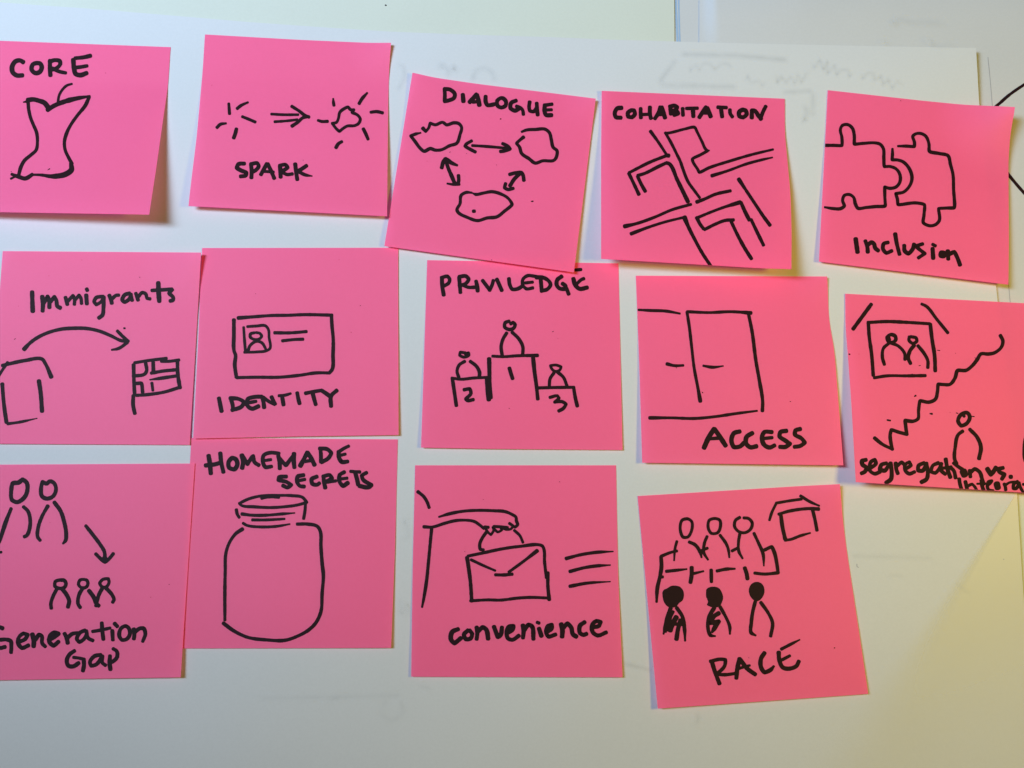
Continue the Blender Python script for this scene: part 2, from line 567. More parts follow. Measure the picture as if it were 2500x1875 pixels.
# SPARK
n = Note([(500.3, 84), (955, 104), (945, 528), (460, 503)], (3.5 * mm, 3.2 * mm), power=1.3, curl=((1, 0, .0018, .25),), bows={'L': [(.2, 3), (.6, 4), (.85, 1)], 'R': [(.1, -3), (.3, -4), (.7, -2)], 'T': [(.5, 3), (.9, 3)]})
n.build("pink note reading SPARK with two bursts and a double arrow")
O = (450, 60)
n.draw("spark_burst_drawing", ["26:360,640 363,680 366,722", "28:428,680 460,655 515,630,20", "26:470,746 520,766 574,789", "28:264,834 292,808 337,800,20", "30:422,845 412,885 400,918"], O, S)
n.draw("arrow_drawing", ["24:705,725 800,730 922,730", "24:732,787 830,780 915,770", "28:870,662 930,700 975,735 1010,750", "28:872,822 920,790 960,755 1008,745"], O, S)
n.draw("lit_burst_drawing", ["24:1206,600,14 1208,630 1212,655", "30:1416,640 1440,600 1481,554,18", "26:1510,710 1560,705 1606,715", "24:1083,776 1115,785 1160,784", "30:1450,845 1470,885 1488,928", "28:1228,997 1248,965 1276,948,24",
    "26:1197,800 1232,792 1248,760 1260,710 1300,678 1325,668 1348,690 1372,690 1360,712 1402,732 1425,765 1412,800 1380,818 1320,822 1285,842 1256,864 1228,840 1200,802"], O, S)
n.draw("handwritten_word", ["32:487,1126 440,1130 425,1160 460,1182 502,1200 497,1222 455,1230", "32:540,1130 545,1190 543,1240", "30:540,1130 590,1122 602,1148 580,1178 550,1195",
    "30:620,1215 650,1160 668,1128", "30:675,1130 705,1190 728,1245", "26:640,1188 722,1195", "32:775,1145 778,1190 780,1235", "30:770,1142 820,1136 836,1158 790,1190", "28:790,1192 830,1214 875,1210",
    "32:898,1130 905,1190 915,1255", "30:990,1143 950,1170 915,1190", "28:925,1190 975,1216 1034,1227,12"], O, S)
n.specks(["5:222,490 224,491", "5:962,1098 964,1099"], O, S)

# DIALOGUE
n = Note([(1007, 176.6), (1454.5, 240.7), (1401, 665), (938.4, 600.6)], (1.3 * mm, 1.7 * mm), base=.0009, curl=((0, 0, .0012, .3), (1, 0, .0012, .2)), bows={'T': [(.1, 5), (.35, 5.5), (.75, 2)]})
n.build("tilted pink note reading DIALOGUE with three blob outlines and double arrows")
O = (930, 160)
n.draw("handwritten_word", ["32:515,190 518,240 515,285", "32:515,190 560,195 598,230 592,262 550,282 515,288", "32:663,235 666,265 668,290", "36:718,297 750,262 775,235", "34:778,238 790,280 797,320", "26:745,297 790,290",
    "32:848,250 848,290 862,320 900,318 920,312", "32:978,262 942,285 945,325 975,340 1008,325 1012,290 985,264", "32:1095,284 1055,303 1050,345 1085,365 1125,345", "28:1098,330 1130,342 1148,362 1154,396",
    "30:1205,295 1200,335 1207,366 1237,372 1260,345", "30:1262,305 1265,360 1270,400", "32:1328,320 1325,370 1338,400 1382,402", "30:1325,322 1386,313", "26:1335,360 1382,358"], O, S)
n.draw("blob_drawing", ["28:340,508,34 362,532 385,508 400,468 440,480 500,460 532,480 590,464 630,470 653,500 640,560 615,628 555,650 490,682 440,685 400,673 350,694 320,672 280,620 243,570 280,555 322,545,16"], O, S)
n.draw("blob_drawing", ["28:1140,537,20 1180,522 1250,518 1330,516 1365,545 1380,600 1395,662 1426,690 1418,748 1400,768 1310,772 1250,790 1200,755 1140,712 1122,660 1100,630 1130,600 1155,580,34"], O, S)
n.draw("blob_drawing", ["28:735,1030,20 690,1028 650,1052 640,1120 616,1168 628,1192 700,1230 782,1256 860,1235 940,1225 1000,1180 1062,1125 1030,1075 970,1040 900,1022 830,1033 770,1044 745,1035,16", "30:748,1180 758,1180"], O, S)
n.draw("double_arrow_drawing", ["24:740,648 850,655 970,665 1045,672", "28:735,610 690,638 682,652 730,682 765,700", "30:985,632 1030,655 1045,675 1000,692 968,696"], O, S)
n.draw("double_arrow_drawing", ["34:522,755 545,830 575,900 600,960", "34:492,828 512,770 530,762 570,788 617,808,22", "30:628,890 630,930 625,958", "24:538,956,18 590,964 635,962"], O, S)
n.draw("double_arrow_drawing", ["32:1045,975 1080,920 1130,870", "32:1042,882 1100,868 1138,868 1152,892 1158,930", "30:1010,955 1003,990 1030,1004 1072,995"], O, S)
n.specks(["10:1216,1100,6 1226,1100,14 1236,1098,6", "7:965,434 972,432,10", "5:935,804 937,806", "4:693,712 696,714", "6:555,702,4 562,700", "4:372,774 374,775", "5:895,1574 899,1575"], O, S)

# COHABITATION
n = Note([(1469, 221.7), (1916, 241), (1932, 657), (1467.7, 632)], (7.5 * mm, 8 * mm), power=1.25, pinch=.12, base=.0005, curl=((0, 0, .0015, .3), (1, 1, .0018, .4)), bows={'R': [(.2, -3), (.38, 1), (.55, 5), (.8, 4)], 'L': [(.4, -1)], 'B': [(.5, 1), (.85, 2)]})
n.build("pink note reading COHABITATION with a street map drawing, its lower edge lifted off the sheet")
O = (1430, 200)
n.draw("handwritten_word", ["34:290,210 255,215 235,255 245,285 285,290", "34:370,230 342,250 345,280 375,285 398,260 390,232 368,230", "30:445,215 445,260 447,290", "32:520,205 520,260 528,295", "26:450,265 510,262",
    "34:560,297 590,250 605,205", "34:615,205 630,250 642,290", "28:580,265 632,262", "32:685,205 690,260", "32:680,200 720,193 740,205 725,228 700,235", "32:700,235 740,240 748,255 715,267", "30:785,215 788,270",
    "28:815,215 905,213", "32:868,220 872,280", "34:920,287 950,240 975,205", "34:985,210 1000,250 1012,280", "26:945,252 1010,252", "30:1070,205 1140,208", "34:1095,215 1105,282", "28:1168,225 1170,255 1188,283",
    "34:1275,225 1242,245 1245,277 1275,286 1303,262 1295,232 1270,227", "34:1345,290 1347,232 1370,235 1400,275 1420,300", "30:1415,300 1435,245 1458,198"], O, S)
n.draw("street_drawing", ["26:525,400,30 590,490 655,590", "32:655,595 672,597", "28:662,594 520,650 352,735", "30:350,742 385,815 430,910,32", "30:482,886 448,825 420,765", "28:422,758 480,740 580,690 650,657", "32:655,656 678,664 740,790 828,970,34"], O, S)
n.draw("street_drawing", ["26:645,412 690,490 740,590 768,648 782,690 830,810 880,880 922,937", "26:650,418 700,408 800,382 882,368 905,410 940,480 980,553 1000,556,14",
    "26:985,560 930,590 864,626 870,650 905,705 920,732 1000,695 1170,640 1340,590 1517,547,20", "24:1022,760,30 1150,720 1300,665 1430,630 1512,612,14"], O, S)
n.draw("street_drawing", ["28:1240,788,34 1300,880 1380,1000 1440,1090 1492,1160,32", "28:900,972,34 960,950 1050,910 1172,882", "26:315,1170,36 420,1145 560,1095 700,1035 852,992", "24:368,1230,32 500,1180 640,1135 790,1098"], O, S)
n.draw("street_drawing", ["30:800,1098,42 830,1170 880,1270 940,1380 1012,1490", "30:900,1100,32 925,1150 955,1190", "28:962,1196 1050,1152 1130,1122 1197,1118", "26:905,1100 1000,1060 1120,1015 1250,975,34", "30:1258,978 1295,1060 1325,1118", "30:1340,1115 1390,1220 1440,1322", "30:1180,1135 1230,1240 1290,1350 1342,1432"], O, S)

# INCLUSION
n = Note([(2021, 220), (2479, 261), (2462, 695), (1999.6, 638.5)], (1.8 * mm, 3.0 * mm), base=.0004, curl=((1, 0, .0075, .42),), power=1.2, bows={'R': [(.07, -5), (.16, -10), (.3, -12), (.5, -8), (.75, -3)], 'T': [(.5, 5), (.73, 6)]})
n.build("pink note reading Inclusion with two jigsaw pieces and a curled upper right corner")
O = (1980, 200)
n.draw("jigsaw_piece_drawing", ["28:120,514 180,514 250,514 250,450 238,385 255,352 298,346 335,375 350,430 352,503 420,498 520,494 560,505 586,540 590,620 595,685 640,685 690,705 720,750 720,810 690,850 640,862 598,852 598,930 600,1005 520,1010 450,1017 380,1023 360,990 345,935 310,912 270,920 256,960 270,1005 240,1026 180,1026 112,1015,20"], O, S)
n.draw("jigsaw_piece_drawing", ["28:705,520,22 770,520 837,522 838,490 825,440 850,420 890,418 930,440 955,500 960,562 1040,580 1110,598 1130,670 1150,750 1155,870 1160,1018 1090,1022 1035,1027 1040,1120 1010,1155 960,1165 910,1140 915,1080 918,995 850,980 705,992 700,950 688,905 750,892 800,840 818,780 800,710 750,650 700,632 658,630 660,590 660,542,20"], O, S)
n.draw("handwritten_word", ["36:362,1272 370,1330 377,1378", "32:440,1288 455,1330 460,1378", "32:455,1325 490,1300 510,1312 520,1345 545,1367", "30:625,1300 590,1310 583,1352 610,1385 655,1368", "32:682,1232 695,1310 717,1396",
    "32:755,1325 760,1370 790,1390 825,1352 835,1315", "28:905,1312 848,1330 880,1358 922,1390 870,1425", "34:985,1350 990,1428", "26:985,1316 1008,1328", "62:1058,1396 1072,1398", "34:1108,1370 1112,1435", "32:1115,1398 1160,1378 1188,1430 1207,1482"], O, S)
n.specks(["5:725,152 730,154"], O, S)

# IMMIGRANTS
n = Note([(6.6, 613), (491, 616.6), (463, 1086), (-29, 1083)], (.6 * mm, .35 * mm), base=.0005, curl=((1, 0, .0024, .33), (0, 0, .001, .2)))
n.build("pink note reading Immigrants with a curved arrow from a house to a flag")
O = (0, 600)
n.draw("handwritten_word", ["34:260,375 262,450 265,530", "34:342,412 348,470 345,528", "32:350,470 385,412 397,440 400,500", "32:402,460 440,415 455,440 465,490 488,503", "30:530,418 545,475", "28:548,450 590,405 603,430 602,475", "28:606,440 640,402 655,425 660,468",
    "32:698,400 703,470", "30:702,350 707,362", "30:835,412 780,420 763,453 780,475 820,452 838,420", "32:840,415 838,500 830,560 800,585", "32:885,402 900,440 905,465", "28:905,432 940,402 962,400", "30:1050,385 1010,398 990,438 1008,455 1048,430 1060,392", "30:1060,400 1070,442",
    "30:1100,385 1118,440", "28:1120,412 1152,380 1180,390 1192,425 1215,430", "34:1282,300 1285,380 1290,450", "28:1230,362 1300,358 1392,352", "30:1395,355 1370,385 1402,418 1400,440 1378,447"], O, S)
n.draw("arrow_drawing", ["30:195,838,38 240,790 310,740 400,700 500,675 600,668 700,670 800,690 900,730 980,768 1038,774", "28:950,690 1000,740 1038,774", "28:905,843,18 960,832 1030,785", "16:1004,668 1012,668"], O, S)
n.draw("house_drawing", ["30:18,970 80,955 200,930 340,918 370,960 415,1062,34", "26:-20,1070 20,1005 62,945", "32:18,1120 28,1250 40,1350 52,1430", "26:62,1442 150,1430 300,1398,10", "34:315,1095 330,1200 340,1340"], O, S)
n.draw("flag_drawing", ["30:1082,965 1085,1100 1090,1200", "32:1080,1215 1078,1290 1092,1358", "26:1090,948 1200,930 1348,912", "26:1305,937 1380,935 1450,925", "32:1437,935 1440,1040 1457,1150", "28:1105,1212 1200,1205 1330,1185 1452,1148",
    "31:1180,952 1187,1015 1170,1040 1080,1055", "33:1240,945 1243,1030", "29:1225,1032 1320,1015 1420,1005", "28:1215,1085,14 1290,1075 1425,1055", "31:1105,1115 1145,1115 1155,1185", "28:1230,1112 1238,1172"], O, S)
n.specks(["6:1130,254 1134,255", "6:115,760,3 124,752", "4:148,488 150,489", "4:395,242 397,243", "4:662,114 664,116"], O, S)

# IDENTITY
n = Note([(493.5, 605.4), (972, 604.7), (973, 1062), (471.5, 1070.8)], (1.0 * mm, 1.0 * mm), base=.00045, bows={'L': [(.5, 1)], 'B': [(.5, -1)]})
n.build("pink note reading IDENTITY with an identity card drawing")
O = (470, 600)
n.draw("card_outline_drawing", ["28:370,585,34 500,575 640,565 780,563 900,558 1130,562", "30:1125,565 1130,650 1140,760 1138,880 1132,1000 1108,1030", "28:1108,1030 1000,1030 860,1050 700,1065 520,1065 360,1068", "32:335,600 335,720 336,850 348,885 342,960 355,1065"], O, S)
n.draw("portrait_drawing", ["24:445,655 520,650 590,648 615,680 620,740 628,830 600,850 520,860 420,863", "24:414,660 420,750 428,850", "24:500,705 470,713 468,740 505,760 545,752 560,732 545,710 515,703", "26:450,850 465,810 515,775 560,785 590,830 597,850"], O, S)
n.draw("text_line_drawing", ["28:665,705 800,705 922,695"], O, S)
n.draw("text_line_drawing", ["26:728,770 820,760 895,757"], O, S)
n.draw("handwritten_word", ["32:214,1235 225,1290 235,1340", "30:308,1235 325,1290 327,1330", "32:305,1235 370,1240 415,1265 400,1300 320,1332", "32:560,1222 500,1225 448,1242 442,1290 480,1320 535,1300", "26:450,1272 515,1260",
    "32:565,1225 575,1270 580,1310", "30:572,1228 620,1262 665,1285", "32:640,1225 668,1282", "26:700,1215 750,1210 795,1197,20", "32:725,1215 737,1288", "32:848,1192 857,1240 867,1278", "28:915,1195 980,1182 1040,1172", "32:972,1190 985,1240 998,1286",
    "32:1045,1172 1080,1195 1112,1218", "32:1168,1172 1122,1218 1122,1300"], O, S)
n.specks(["5:511,388 513,389", "5:1358,484 1361,484", "5:1283,700 1286,701", "4:1186,112 1188,113"], O, S)

# PRIVILEDGE
n = Note([(1043, 635), (1509.8, 643), (1520, 1098.6), (1028, 1092.6)], (1.3 * mm, .8 * mm), bows={'B': [(.3, 1)]})
n.build("pink note reading PRIVILEDGE with three figures on a winners' podium")
O = (1020, 620)
n.draw("handwritten_word", ["32:195,195 198,260 210,332", "30:190,192 240,182 258,205 250,235 205,262", "30:335,190 340,250 345,312", "30:335,185 390,180 412,205 390,238 335,258", "28:360,250 410,270 458,270", "32:472,220 480,260 485,300",
    "30:525,215 560,262 582,292 602,250 612,215", "30:640,205 660,250 680,295", "30:738,200 745,250 765,285 810,282 850,258", "28:1000,192 930,178 890,176 852,205 850,250 880,282 932,275", "26:868,235 930,228", "30:960,190 1010,190 1062,220 1075,250 1050,285 1000,300", "30:995,200 1003,290",
    "32:1165,182 1130,210 1125,250 1150,280 1195,282 1195,258 1172,240", "30:1205,280 1222,325", "32:1260,200 1275,250 1310,282 1372,272", "26:1290,240 1325,208 1345,200", "26:1280,130 1322,126"], O, S)
n.draw("podium_drawing", ["26:605,828 700,832 800,825 970,822,30", "34:578,850 580,950 582,1060 592,1165", "40:565,1010 568,1100 575,1180", "32:933,830 945,950 960,1060 972,1175", "26:275,1005 350,1015 450,1005 560,1000", "32:280,1010 295,1110 312,1228", "28:975,1085 1100,1082 1265,1080", "30:1262,1080 1275,1160 1292,1232"], O, S)
n.draw("figure_drawing", ["30:740,545 708,557 704,592 740,612 775,602 788,572 772,556 752,566", "30:720,640 690,690 675,750 683,820", "30:765,635 820,690 850,750 850,818"], O, S)
n.draw("figure_drawing", ["26:385,802 345,797 340,820 375,836 412,820 410,802 385,812", "28:380,870 335,900 318,950 332,1000", "30:425,870 475,910 500,960 498,1000"], O, S)
n.draw("figure_drawing", ["24:1075,905 1120,900 1160,915 1150,940 1110,950 1085,930 1075,905", "28:1102,965 1072,1010 1065,1075", "28:1130,955 1180,1000 1207,1065"], O, S)
n.draw("written_number", ["32:742,925 755,970 768,1010"], O, S)
n.draw("written_number", ["30:375,1100 420,1093 430,1130 390,1175 402,1187 450,1180"], O, S)
n.draw("written_number", ["28:1070,1162 1130,1150 1143,1168 1110,1200 1170,1197 1200,1217 1180,1250 1142,1272"], O, S)
n.specks(["6:738,1250 741,1251", "6:1090,632,4 1098,626", "4:1134,684 1136,685"], O, S)

# ACCESS
n = Note([(1552.4, 673), (2020, 675), (2059, 1136), (1568, 1129.6)], (2.2 * mm, 3.2 * mm), curl=((1, 0, .0012, .2),), power=1.3, bows={'R': [(.12, -3), (.23, -5), (.4, 2), (.7, 1)], 'L': [(.5, 1)]})
n.build("pink note reading ACCESS with double doors, one handle on each")
O = (1550, 660)
n.draw("door_drawing", ["26:30,320,22 120,325 250,330 365,350,18", "26:422,338 440,450 460,620 480,790 510,950 530,1060,34", "26:425,335 600,342 780,335 940,345,34", "30:920,350 950,500 980,730 1010,900 1035,1060 1033,1138", "26:120,1195,32 300,1195 480,1200 650,1185 820,1160 990,1138,18"], O, S)
n.draw("door_handle_drawing", ["26:260,758,30 320,772 392,770,22"], O, S)
n.draw("door_handle_drawing", ["26:555,773,20 630,785 715,775,14"], O, S)
n.draw("handwritten_word", ["38:560,1438 600,1350 642,1285", "36:645,1285 690,1350 735,1420", "28:602,1365 690,1358", "36:850,1305 802,1320 782,1380 802,1430 850,1427 885,1397", "34:952,1318 905,1350 900,1400 935,1433 985,1425",
    "34:1110,1310 1050,1310 1030,1350 1045,1410 1090,1435 1132,1418", "28:1045,1362 1112,1355", "34:1228,1300 1180,1310 1172,1345 1220,1380 1255,1405 1220,1430 1175,1430", "34:1340,1285 1302,1297 1297,1330 1350,1362 1375,1395 1340,1422 1292,1430"], O, S)
n.specks(["7:543,984,4 550,992,9", "6:1256,1062 1262,1062", "5:335,788 338,792"], O, S)

# SEGREGATION
n = Note([(2064, 717), (2534, 742), (2583, 1208), (2089.5, 1177)], (7.0 * mm, 1.6 * mm), base=.0006, pinch=.12, power=1.15, bows={'L': [(.17, -4), (.33, -2), (.6, 0)]})
n.build("pink note on segregation with a zigzag arrow, cut by the photo's right edge")
O = (2000, 700)
n.draw("house_drawing", ["32:422,142 350,240 275,342", "28:830,140,26 870,160 950,260 1042,373", "30:398,290 405,400 425,550 438,718", "28:395,290 550,282 700,288 895,300", "32:900,305 915,430 935,560 940,682", "26:445,738 550,722 700,722 860,720"], O, S)
n.draw("figure_drawing", ["30:575,390 550,410 558,440 590,452 620,430 615,400 580,388", "26:560,395 570,430", "28:562,460 520,500 512,570 528,630", "28:580,455 640,480 692,540 695,590"], O, S)
n.draw("figure_drawing", ["28:730,405 728,435 760,460 790,442 785,415 742,405", "30:770,475 735,520 722,580 740,622", "30:800,478 850,540 880,600 880,655"], O, S)
n.draw("zigzag_arrow_drawing", ["30:1468,395 1488,440 1475,490 1420,535 1370,545 1310,545 1280,590 1240,640 1190,677 1120,680 1100,740 1060,790 1000,792 965,790 958,850 942,910 890,935 818,925 805,1000 800,1070 760,1090 697,1083 702,1140 710,1195 650,1180 585,1160 575,1200 582,1270 592,1315 510,1275 448,1225"], O, S)
n.draw("figure_drawing", ["34:1190,1020 1145,1040 1125,1088 1150,1125 1192,1110 1220,1060 1205,1025 1185,1020", "26:1165,1040 1175,1050", "30:1163,1170 1125,1200 1102,1300 1098,1400 1115,1432", "32:1220,1155 1280,1220 1310,1300 1295,1392"], O, S)
n.draw("figure_drawing", ["32:1690,1170 1668,1250 1662,1330 1665,1390 1690,1460"], O, S)
n.draw("handwritten_word", ["34:380,1402 347,1412 350,1440 383,1465 370,1498 342,1512", "30:412,1472 460,1432 450,1402 418,1420 410,1488 450,1515 492,1500", "32:545,1430 505,1442 492,1480 530,1490 562,1450 578,1430", "32:578,1430 587,1500 580,1560 542,1588", "32:620,1430 625,1480 637,1513", "28:632,1452 668,1422 687,1438",
    "30:702,1475 742,1447 730,1422 697,1440 697,1488 730,1515 772,1500", "32:850,1427 805,1450 802,1488 838,1490 865,1450", "32:868,1430 880,1500 870,1558 828,1583", "30:965,1427 920,1450 907,1498 940,1508 975,1470 990,1432", "30:985,1442 990,1490 1022,1518", "32:1025,1397 1040,1480 1062,1543", "26:990,1472 1070,1460",
    "30:1060,1462 1090,1490 1105,1548", "28:1088,1428 1130,1460 1160,1480", "62:1168,1498 1178,1522", "32:1220,1490 1225,1540", "30:1230,1500 1260,1477 1300,1502 1320,1560 1332,1600"], O, S)
n.draw("handwritten_word", ["36:1362,1475 1390,1520 1410,1500 1432,1465", "32:1490,1467 1450,1477 1460,1500 1500,1520 1480,1558", "34:1548,1540 1556,1540"], O, S)
OI, SI = (2280, 950), 5.53
n.draw("handwritten_word", ["48:342,1212 350,1270 372,1350", "50:425,1250 438,1300 450,1360", "42:455,1310 515,1285 560,1330 585,1390", "48:640,1235 650,1300 672,1370", "32:585,1278 695,1275", "44:720,1300 760,1270 780,1240 740,1250 722,1310 740,1360 800,1372",
    "84:850,1280 862,1330", "44:950,1280 965,1320 970,1360", "36:960,1300 1020,1262 1090,1252", "46:1130,1248 1080,1280 1075,1340 1110,1342 1150,1272", "42:1150,1262 1170,1330 1205,1390", "38:1205,1285 1260,1290"], OI, SI)
n.specks(["10:772,888 782,882,16", "12:898,1028 914,1030,18", "16:552,1080 576,1084", "8:1110,1022 1124,1026", "8:1240,1050 1256,1052", "12:242,546 248,548", "7:958,514 978,517", "5:1104,538 1107,539", "6:808,640 820,637", "5:750,706 756,708", "6:1262,574 1264,578", "4:320,545 324,546", "4:1058,1018 1062,1019"], O, S)

# GENERATION GAP
n = Note([(-25, 1134.5), (475.6, 1131.5), (441, 1653.6), (-71, 1661.5)], (.8 * mm, 1.5 * mm), base=.0006, pinch=.0, power=3.0, bows={})
n.build("pink note reading Generation Gap with two adults, three children and an arrow")
O = (0, 1130)
n.draw("figure_drawing", ["36:180,137 215,160 222,220 197,280 140,318 97,300 90,230 105,165 150,160 180,140", "34:90,370 50,470 20,560 -10,640 -60,700", "22:-20,728 10,723", "32:190,356 225,390 243,450 240,530 215,590 197,598"], O, S)
n.draw("figure_drawing", ["34:410,150 442,170 453,220 430,270 380,290 340,270 332,210 345,155 378,168 402,150", "30:387,350 342,430 310,520 305,600 325,628", "34:440,320 490,390 520,480 536,580 530,630 510,653,20"], O, S)
n.draw("arrow_drawing", ["32:695,510 750,580 810,660 845,720 850,800", "30:775,737 830,790 850,803 890,770 918,735", "40:848,770 850,790"], O, S)
n.draw("figure_drawing", ["30:500,948 448,962 445,1000 482,1017 520,1010 534,980 520,952 497,950", "32:460,1022 430,1080 412,1140 415,1178", "34:500,1018 540,1070 560,1120 550,1168"], O, S)
n.draw("figure_drawing", ["28:692,947 648,950 636,985 662,1012 700,1005 712,970 697,947", "32:672,1012 640,1070 632,1140 650,1172", "34:720,1035 760,1090 780,1140 800,1158"], O, S)
n.draw("figure_drawing", ["28:880,940 832,945 808,975 828,1005 860,1005 883,970 878,945", "34:832,1010 800,1070 785,1130 778,1158", "32:860,1015 908,1070 923,1108 912,1130"], O, S)
OG, SG = (0, 1450), 3.904
n.draw("handwritten_word", ["40:25,328 -10,318 -50,350 -70,430 -50,500 0,515 48,505", "38:0,437 60,435 102,450 108,500 105,558", "38:178,458 240,430 262,390 225,378 182,410 172,470 210,515 272,490", "40:308,385 322,450 320,500", "36:335,440 372,388 397,402 402,470 432,502",
    "38:462,438 520,410 558,380 520,367 477,400 472,460 510,492 558,455", "38:615,378 635,420 645,468", "34:642,420 690,380 745,372", "36:810,347 762,370 732,430 757,458 800,430 828,378", "34:822,352 840,420 885,445", "38:970,277 975,350 985,433", "32:882,358 960,345 1050,325",
    "36:1070,350 1075,438", "36:1092,282 1118,310", "36:1200,305 1152,330 1137,400 1162,438 1208,430 1238,380 1223,322 1192,306", "38:1275,335 1280,400 1275,428", "36:1282,370 1330,330 1370,330 1385,380 1360,453"], OG, SG)
n.draw("handwritten_word", ["38:710,542 660,580 636,640 652,685 700,690 750,658", "32:700,605 755,612 795,622", "38:797,622 800,680 790,733", "36:960,582 902,592 857,650 870,685 920,670 965,610 978,590", "34:978,592 975,655 1005,680", "38:1048,590 1045,660 1052,720", "34:1078,522 1112,547 1116,600 1082,640 1050,655"], OG, SG)
n.specks(["6:1368,984 1371,985", "5:1220,1088 1223,1088", "4:404,484 406,485"], O, S)

# HOMEMADE SECRETS
n = Note([(467, 1069), (971, 1072.6), (954.8, 1581.5), (441, 1583)], (.6 * mm, 1.3 * mm), base=.0002, bows={'R': [(.5, 2)]})
n.build("pink note reading HOMEMADE SECRETS with a lidded jar drawing")
O = (470, 1080)
n.draw("handwritten_word", ["36:130,108 140,170 148,252", "32:225,88 232,160 250,240", "32:105,187 180,178 235,162", "34:322,127 292,160 297,205 340,218 363,180 350,137 317,127", "34:400,105 410,160 402,208", "32:408,115 445,175 482,118", "32:490,108 502,160 537,185",
    "30:700,90 690,88 620,85 577,105 570,160 590,200 640,195", "26:585,147 635,140", "34:695,110 705,160 707,212", "30:702,125 755,185 820,102", "34:822,92 820,150 825,203", "36:873,190 905,130 930,82", "34:932,82 962,130 988,182", "26:892,157 960,147",
    "30:1035,50 1040,100 1040,160", "32:1030,50 1090,55 1123,87 1100,128 1045,160", "32:1183,75 1185,120 1210,158 1257,155", "24:1190,107 1238,95", "28:1187,75 1225,50 1265,30"], O, S)
n.draw("handwritten_word", ["32:760,277 702,282 697,305 760,320 798,345 770,365 732,350", "32:900,265 852,277 847,320 870,353 905,358", "26:850,312 910,300", "32:1008,277 965,297 970,335 1010,343 1028,330", "32:1060,272 1065,320 1075,368", "30:1060,275 1110,265 1130,290 1080,320", "26:1090,322 1160,312",
    "32:1230,240 1192,265 1192,320 1220,353 1258,328", "26:1197,297 1252,290", "28:1280,235 1355,240", "34:1318,245 1333,300 1342,343", "32:1410,245 1372,270 1382,302 1448,345 1430,363 1352,353"], O, S)
n.draw("jar_lid_drawing", ["26:380,495 450,460 550,435 680,430 810,432 890,445 925,485 860,505 760,520 640,528 500,522 395,510 380,495", "26:560,452,30 620,438,34 700,445", "26:355,545 362,580 378,608", "26:915,500 910,560 900,618", "26:400,580,30 480,590 600,590 720,580 827,572,14", "26:485,628 600,628 745,620,20", "26:410,655 440,672 560,685 680,680 787,662,16"], O, S)
n.draw("jar_drawing", ["28:405,702,32 350,740 300,810 270,900 265,1040 262,1200 262,1440", "30:848,662 930,662 1010,680 1035,720 1040,840 1050,980 1060,1080 1050,1220 1040,1370 1000,1460 940,1520 850,1570 750,1603 600,1600 450,1580 340,1530 250,1465"], O, S)

# CONVENIENCE
n = Note([(1013.6, 1136), (1504, 1136), (1520, 1653.5), (1004, 1652)], (.9 * mm, 1.2 * mm), bows={'L': [(.5, -1.5)], 'R': [(.5, -3)]})
n.build("pink note reading convenience with a hand carrying an envelope-like case")
O = (1010, 1130)
n.draw("body_drawing", ["28:34,234,30 80,272 110,320 125,363,26", "28:145,535 135,640 120,800 105,950 85,1080 68,1168,20", "26:82,518,30 150,520 250,490 340,468 430,465 490,475 530,500 568,532"], O, S)
n.draw("hand_drawing", ["26:205,438,18 280,415 400,392 520,385 650,388 740,395 800,420 828,440 832,470 842,500 820,520 790,500 775,490", "22:575,518 600,560 625,582 648,545 642,522 680,560 712,545 702,520 750,540 788,535 800,522", "28:575,520 605,522", "26:650,515 700,518 760,525"], O, S)
n.draw("case_drawing", ["28:590,560 555,610 535,660 540,700 565,705", "24:815,547 860,590 885,645", "28:440,755 560,730 700,700 850,678 1040,672 1055,700 1060,800 1075,930", "32:432,767 445,850 460,970 470,1120", "30:1087,890 1087,1000 1098,1108", "26:460,1118 600,1110 700,1112 850,1095 950,1090 1090,1095",
    "24:465,785 560,830 660,873,20", "26:1000,712,32 900,790 770,885", "28:662,907 730,908 798,902"], O, S)
n.draw("speed_line_drawing", ["28:1235,775,32 1350,745 1480,725 1615,718,14"], O, S)
n.draw("speed_line_drawing", ["28:1265,880,32 1380,850 1480,835 1592,828,14"], O, S)
n.draw("speed_line_drawing", ["28:1265,1000,32 1400,975 1592,962,12"], O, S)
n.draw("handwritten_word", ["36:360,1347 312,1370 302,1430 330,1460 382,1420", "34:440,1357 407,1390 422,1428 460,1423 473,1385 452,1357", "36:510,1332 515,1380 510,1428", "34:518,1370 560,1332 588,1352 603,1425", "34:650,1327 682,1410 702,1398 715,1332",
    "32:752,1385 800,1350 808,1322 772,1327 752,1370 765,1423 800,1433 852,1400", "36:885,1317 890,1370 885,1418", "34:892,1362 930,1312 958,1325 970,1428", "34:1015,1342 1035,1403", "28:1000,1292 1016,1298", "32:1077,1370 1118,1340 1118,1312 1087,1322 1072,1370 1092,1408 1150,1390",
    "36:1195,1307 1205,1360 1202,1408", "34:1207,1342 1245,1302 1275,1332 1290,1388 1318,1408", "34:1385,1290 1347,1320 1347,1378 1375,1393 1400,1385", "34:1442,1332 1500,1320 1513,1290 1480,1282 1447,1312 1450,1370 1490,1398 1560,1373"], O, S)
n.specks(["6:1180,154 1183,154", "5:413,718 416,719", "5:562,296 564,298"], O, S)

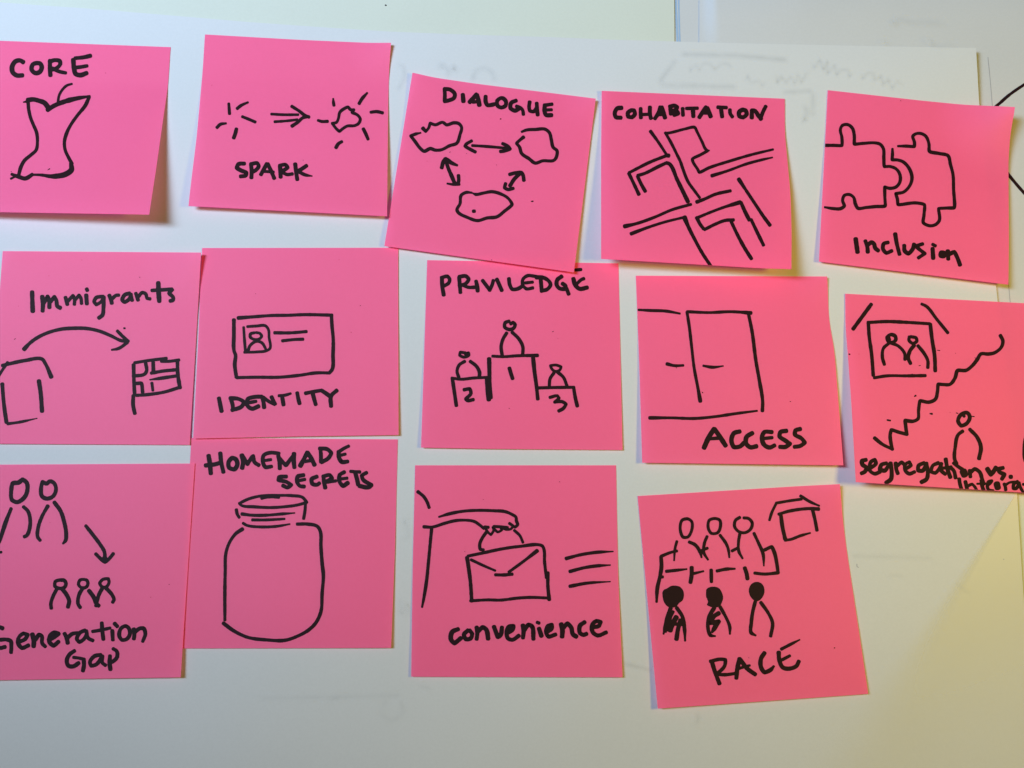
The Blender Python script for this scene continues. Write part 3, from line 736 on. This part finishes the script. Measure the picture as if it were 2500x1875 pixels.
# RACE
n = Note([(1556.6, 1211), (2051, 1182), (2120, 1694), (1606, 1730)], (2.2 * mm, 1.0 * mm), base=.0003, curl=((1, 0, .0022, .3),), bows={'R': [(.16, -5), (.33, -5.5), (.62, -3)], 'T': [(.8, -1)]})
n.build("tilted pink note reading RACE with six figures, a sofa and a small house")
O = (1550, 1180)
n.draw("figure_drawing", ["26:430,288 382,300 367,370 390,435 428,435 460,380 460,310 427,288", "24:340,470 325,530 318,625,16", "28:440,475 490,500 530,560 540,600,16"], O, S)
n.draw("figure_drawing", ["26:650,285 602,300 594,360 620,405 670,400 693,350 688,300 652,285", "26:585,430 565,480 558,560 592,618,18", "26:690,420 740,490 758,540 765,600,16"], O, S)
n.draw("figure_drawing", ["26:850,276 815,300 808,350 840,390 890,400 938,370 950,320 920,285 882,280", "26:850,410 840,470 842,550 872,608,18", "28:965,405 1000,480 1038,570 1045,668,14"], O, S)
n.draw("sofa_drawing", ["26:340,548 290,560 215,590", "32:212,595 215,680 202,760 182,850 176,960,22", "28:255,713 330,705 420,695,16", "32:460,682 460,740 450,803", "26:480,730 555,712,16", "32:618,702 620,798", "28:665,710 740,695 810,692,18", "32:890,685 905,730 912,773", "26:970,727 1050,735 1160,725",
    "30:1050,540 1108,515 1130,560 1150,650 1160,725", "26:520,552 588,525", "24:787,548 830,525", "28:205,760 225,758"], O, S)
n.draw("house_drawing", ["24:1090,298,20 1110,235 1145,163", "24:1145,160 1250,142 1350,128", "26:1342,102 1420,150 1493,182,18", "28:1165,250 1250,225 1400,205 1488,208,32", "32:1182,250 1195,350 1217,450", "26:1217,460 1260,455 1340,425 1420,402,16", "30:1440,215 1460,300 1475,380"], O, S)
n.draw("filled_figure_drawing", ["F:235,862 262,850 290,832 325,828 365,838 392,870 398,905 388,945 355,975 335,1000 300,1006 265,998 235,960 224,915 224,880 235,862", "34:290,1010 262,1090 245,1170 232,1220,16", "32:340,1010 385,1080 402,1180 407,1275,18", "30:308,1040 288,1080 262,1150 250,1205,18", "26:300,1050 270,1150 262,1190", "44:335,1085 300,1150 285,1190", "38:370,1110 350,1180 337,1262", "32:380,1142 330,1140"], O, S)
n.draw("filled_figure_drawing", ["F:580,858 608,840 650,838 685,852 705,885 715,925 705,965 690,992 650,1008 610,1000 583,984 592,960 578,920 576,885 580,858", "32:642,1010 602,1080 592,1170 612,1230 650,1238,18", "30:690,1000 740,1090 768,1160 770,1220,18", "38:680,1052 640,1078 612,1130 678,1120 642,1178 625,1205,24", "30:620,1100 640,1140"], O, S)
n.draw("filled_figure_drawing", ["F:940,820 970,800 1005,800 1035,820 1050,860 1045,900 1020,940 985,957 945,930 925,890 925,850 940,820", "30:975,960 955,1040 943,1130 942,1210 978,1232,18", "30:1020,965 1080,1050 1115,1130 1100,1238"], O, S)
n.draw("handwritten_word", ["34:622,1440 650,1530 685,1622", "30:612,1442 690,1425 732,1430 727,1478 662,1548", "28:665,1548 740,1550 815,1540", "34:822,1578 830,1500 848,1422", "34:850,1422 910,1500 975,1548", "26:832,1502 930,1475,22",
    "34:1050,1374 1022,1420 1022,1490 1050,1530 1098,1512 1125,1482,20", "34:1165,1370 1170,1430 1197,1490 1240,1502 1308,1480 1328,1442", "26:1192,1430 1255,1397", "26:1187,1343 1260,1305 1335,1267,14"], O, S)
n.specks(["8:1614,1334 1620,1332", "5:922,1412 924,1414"], O, S)
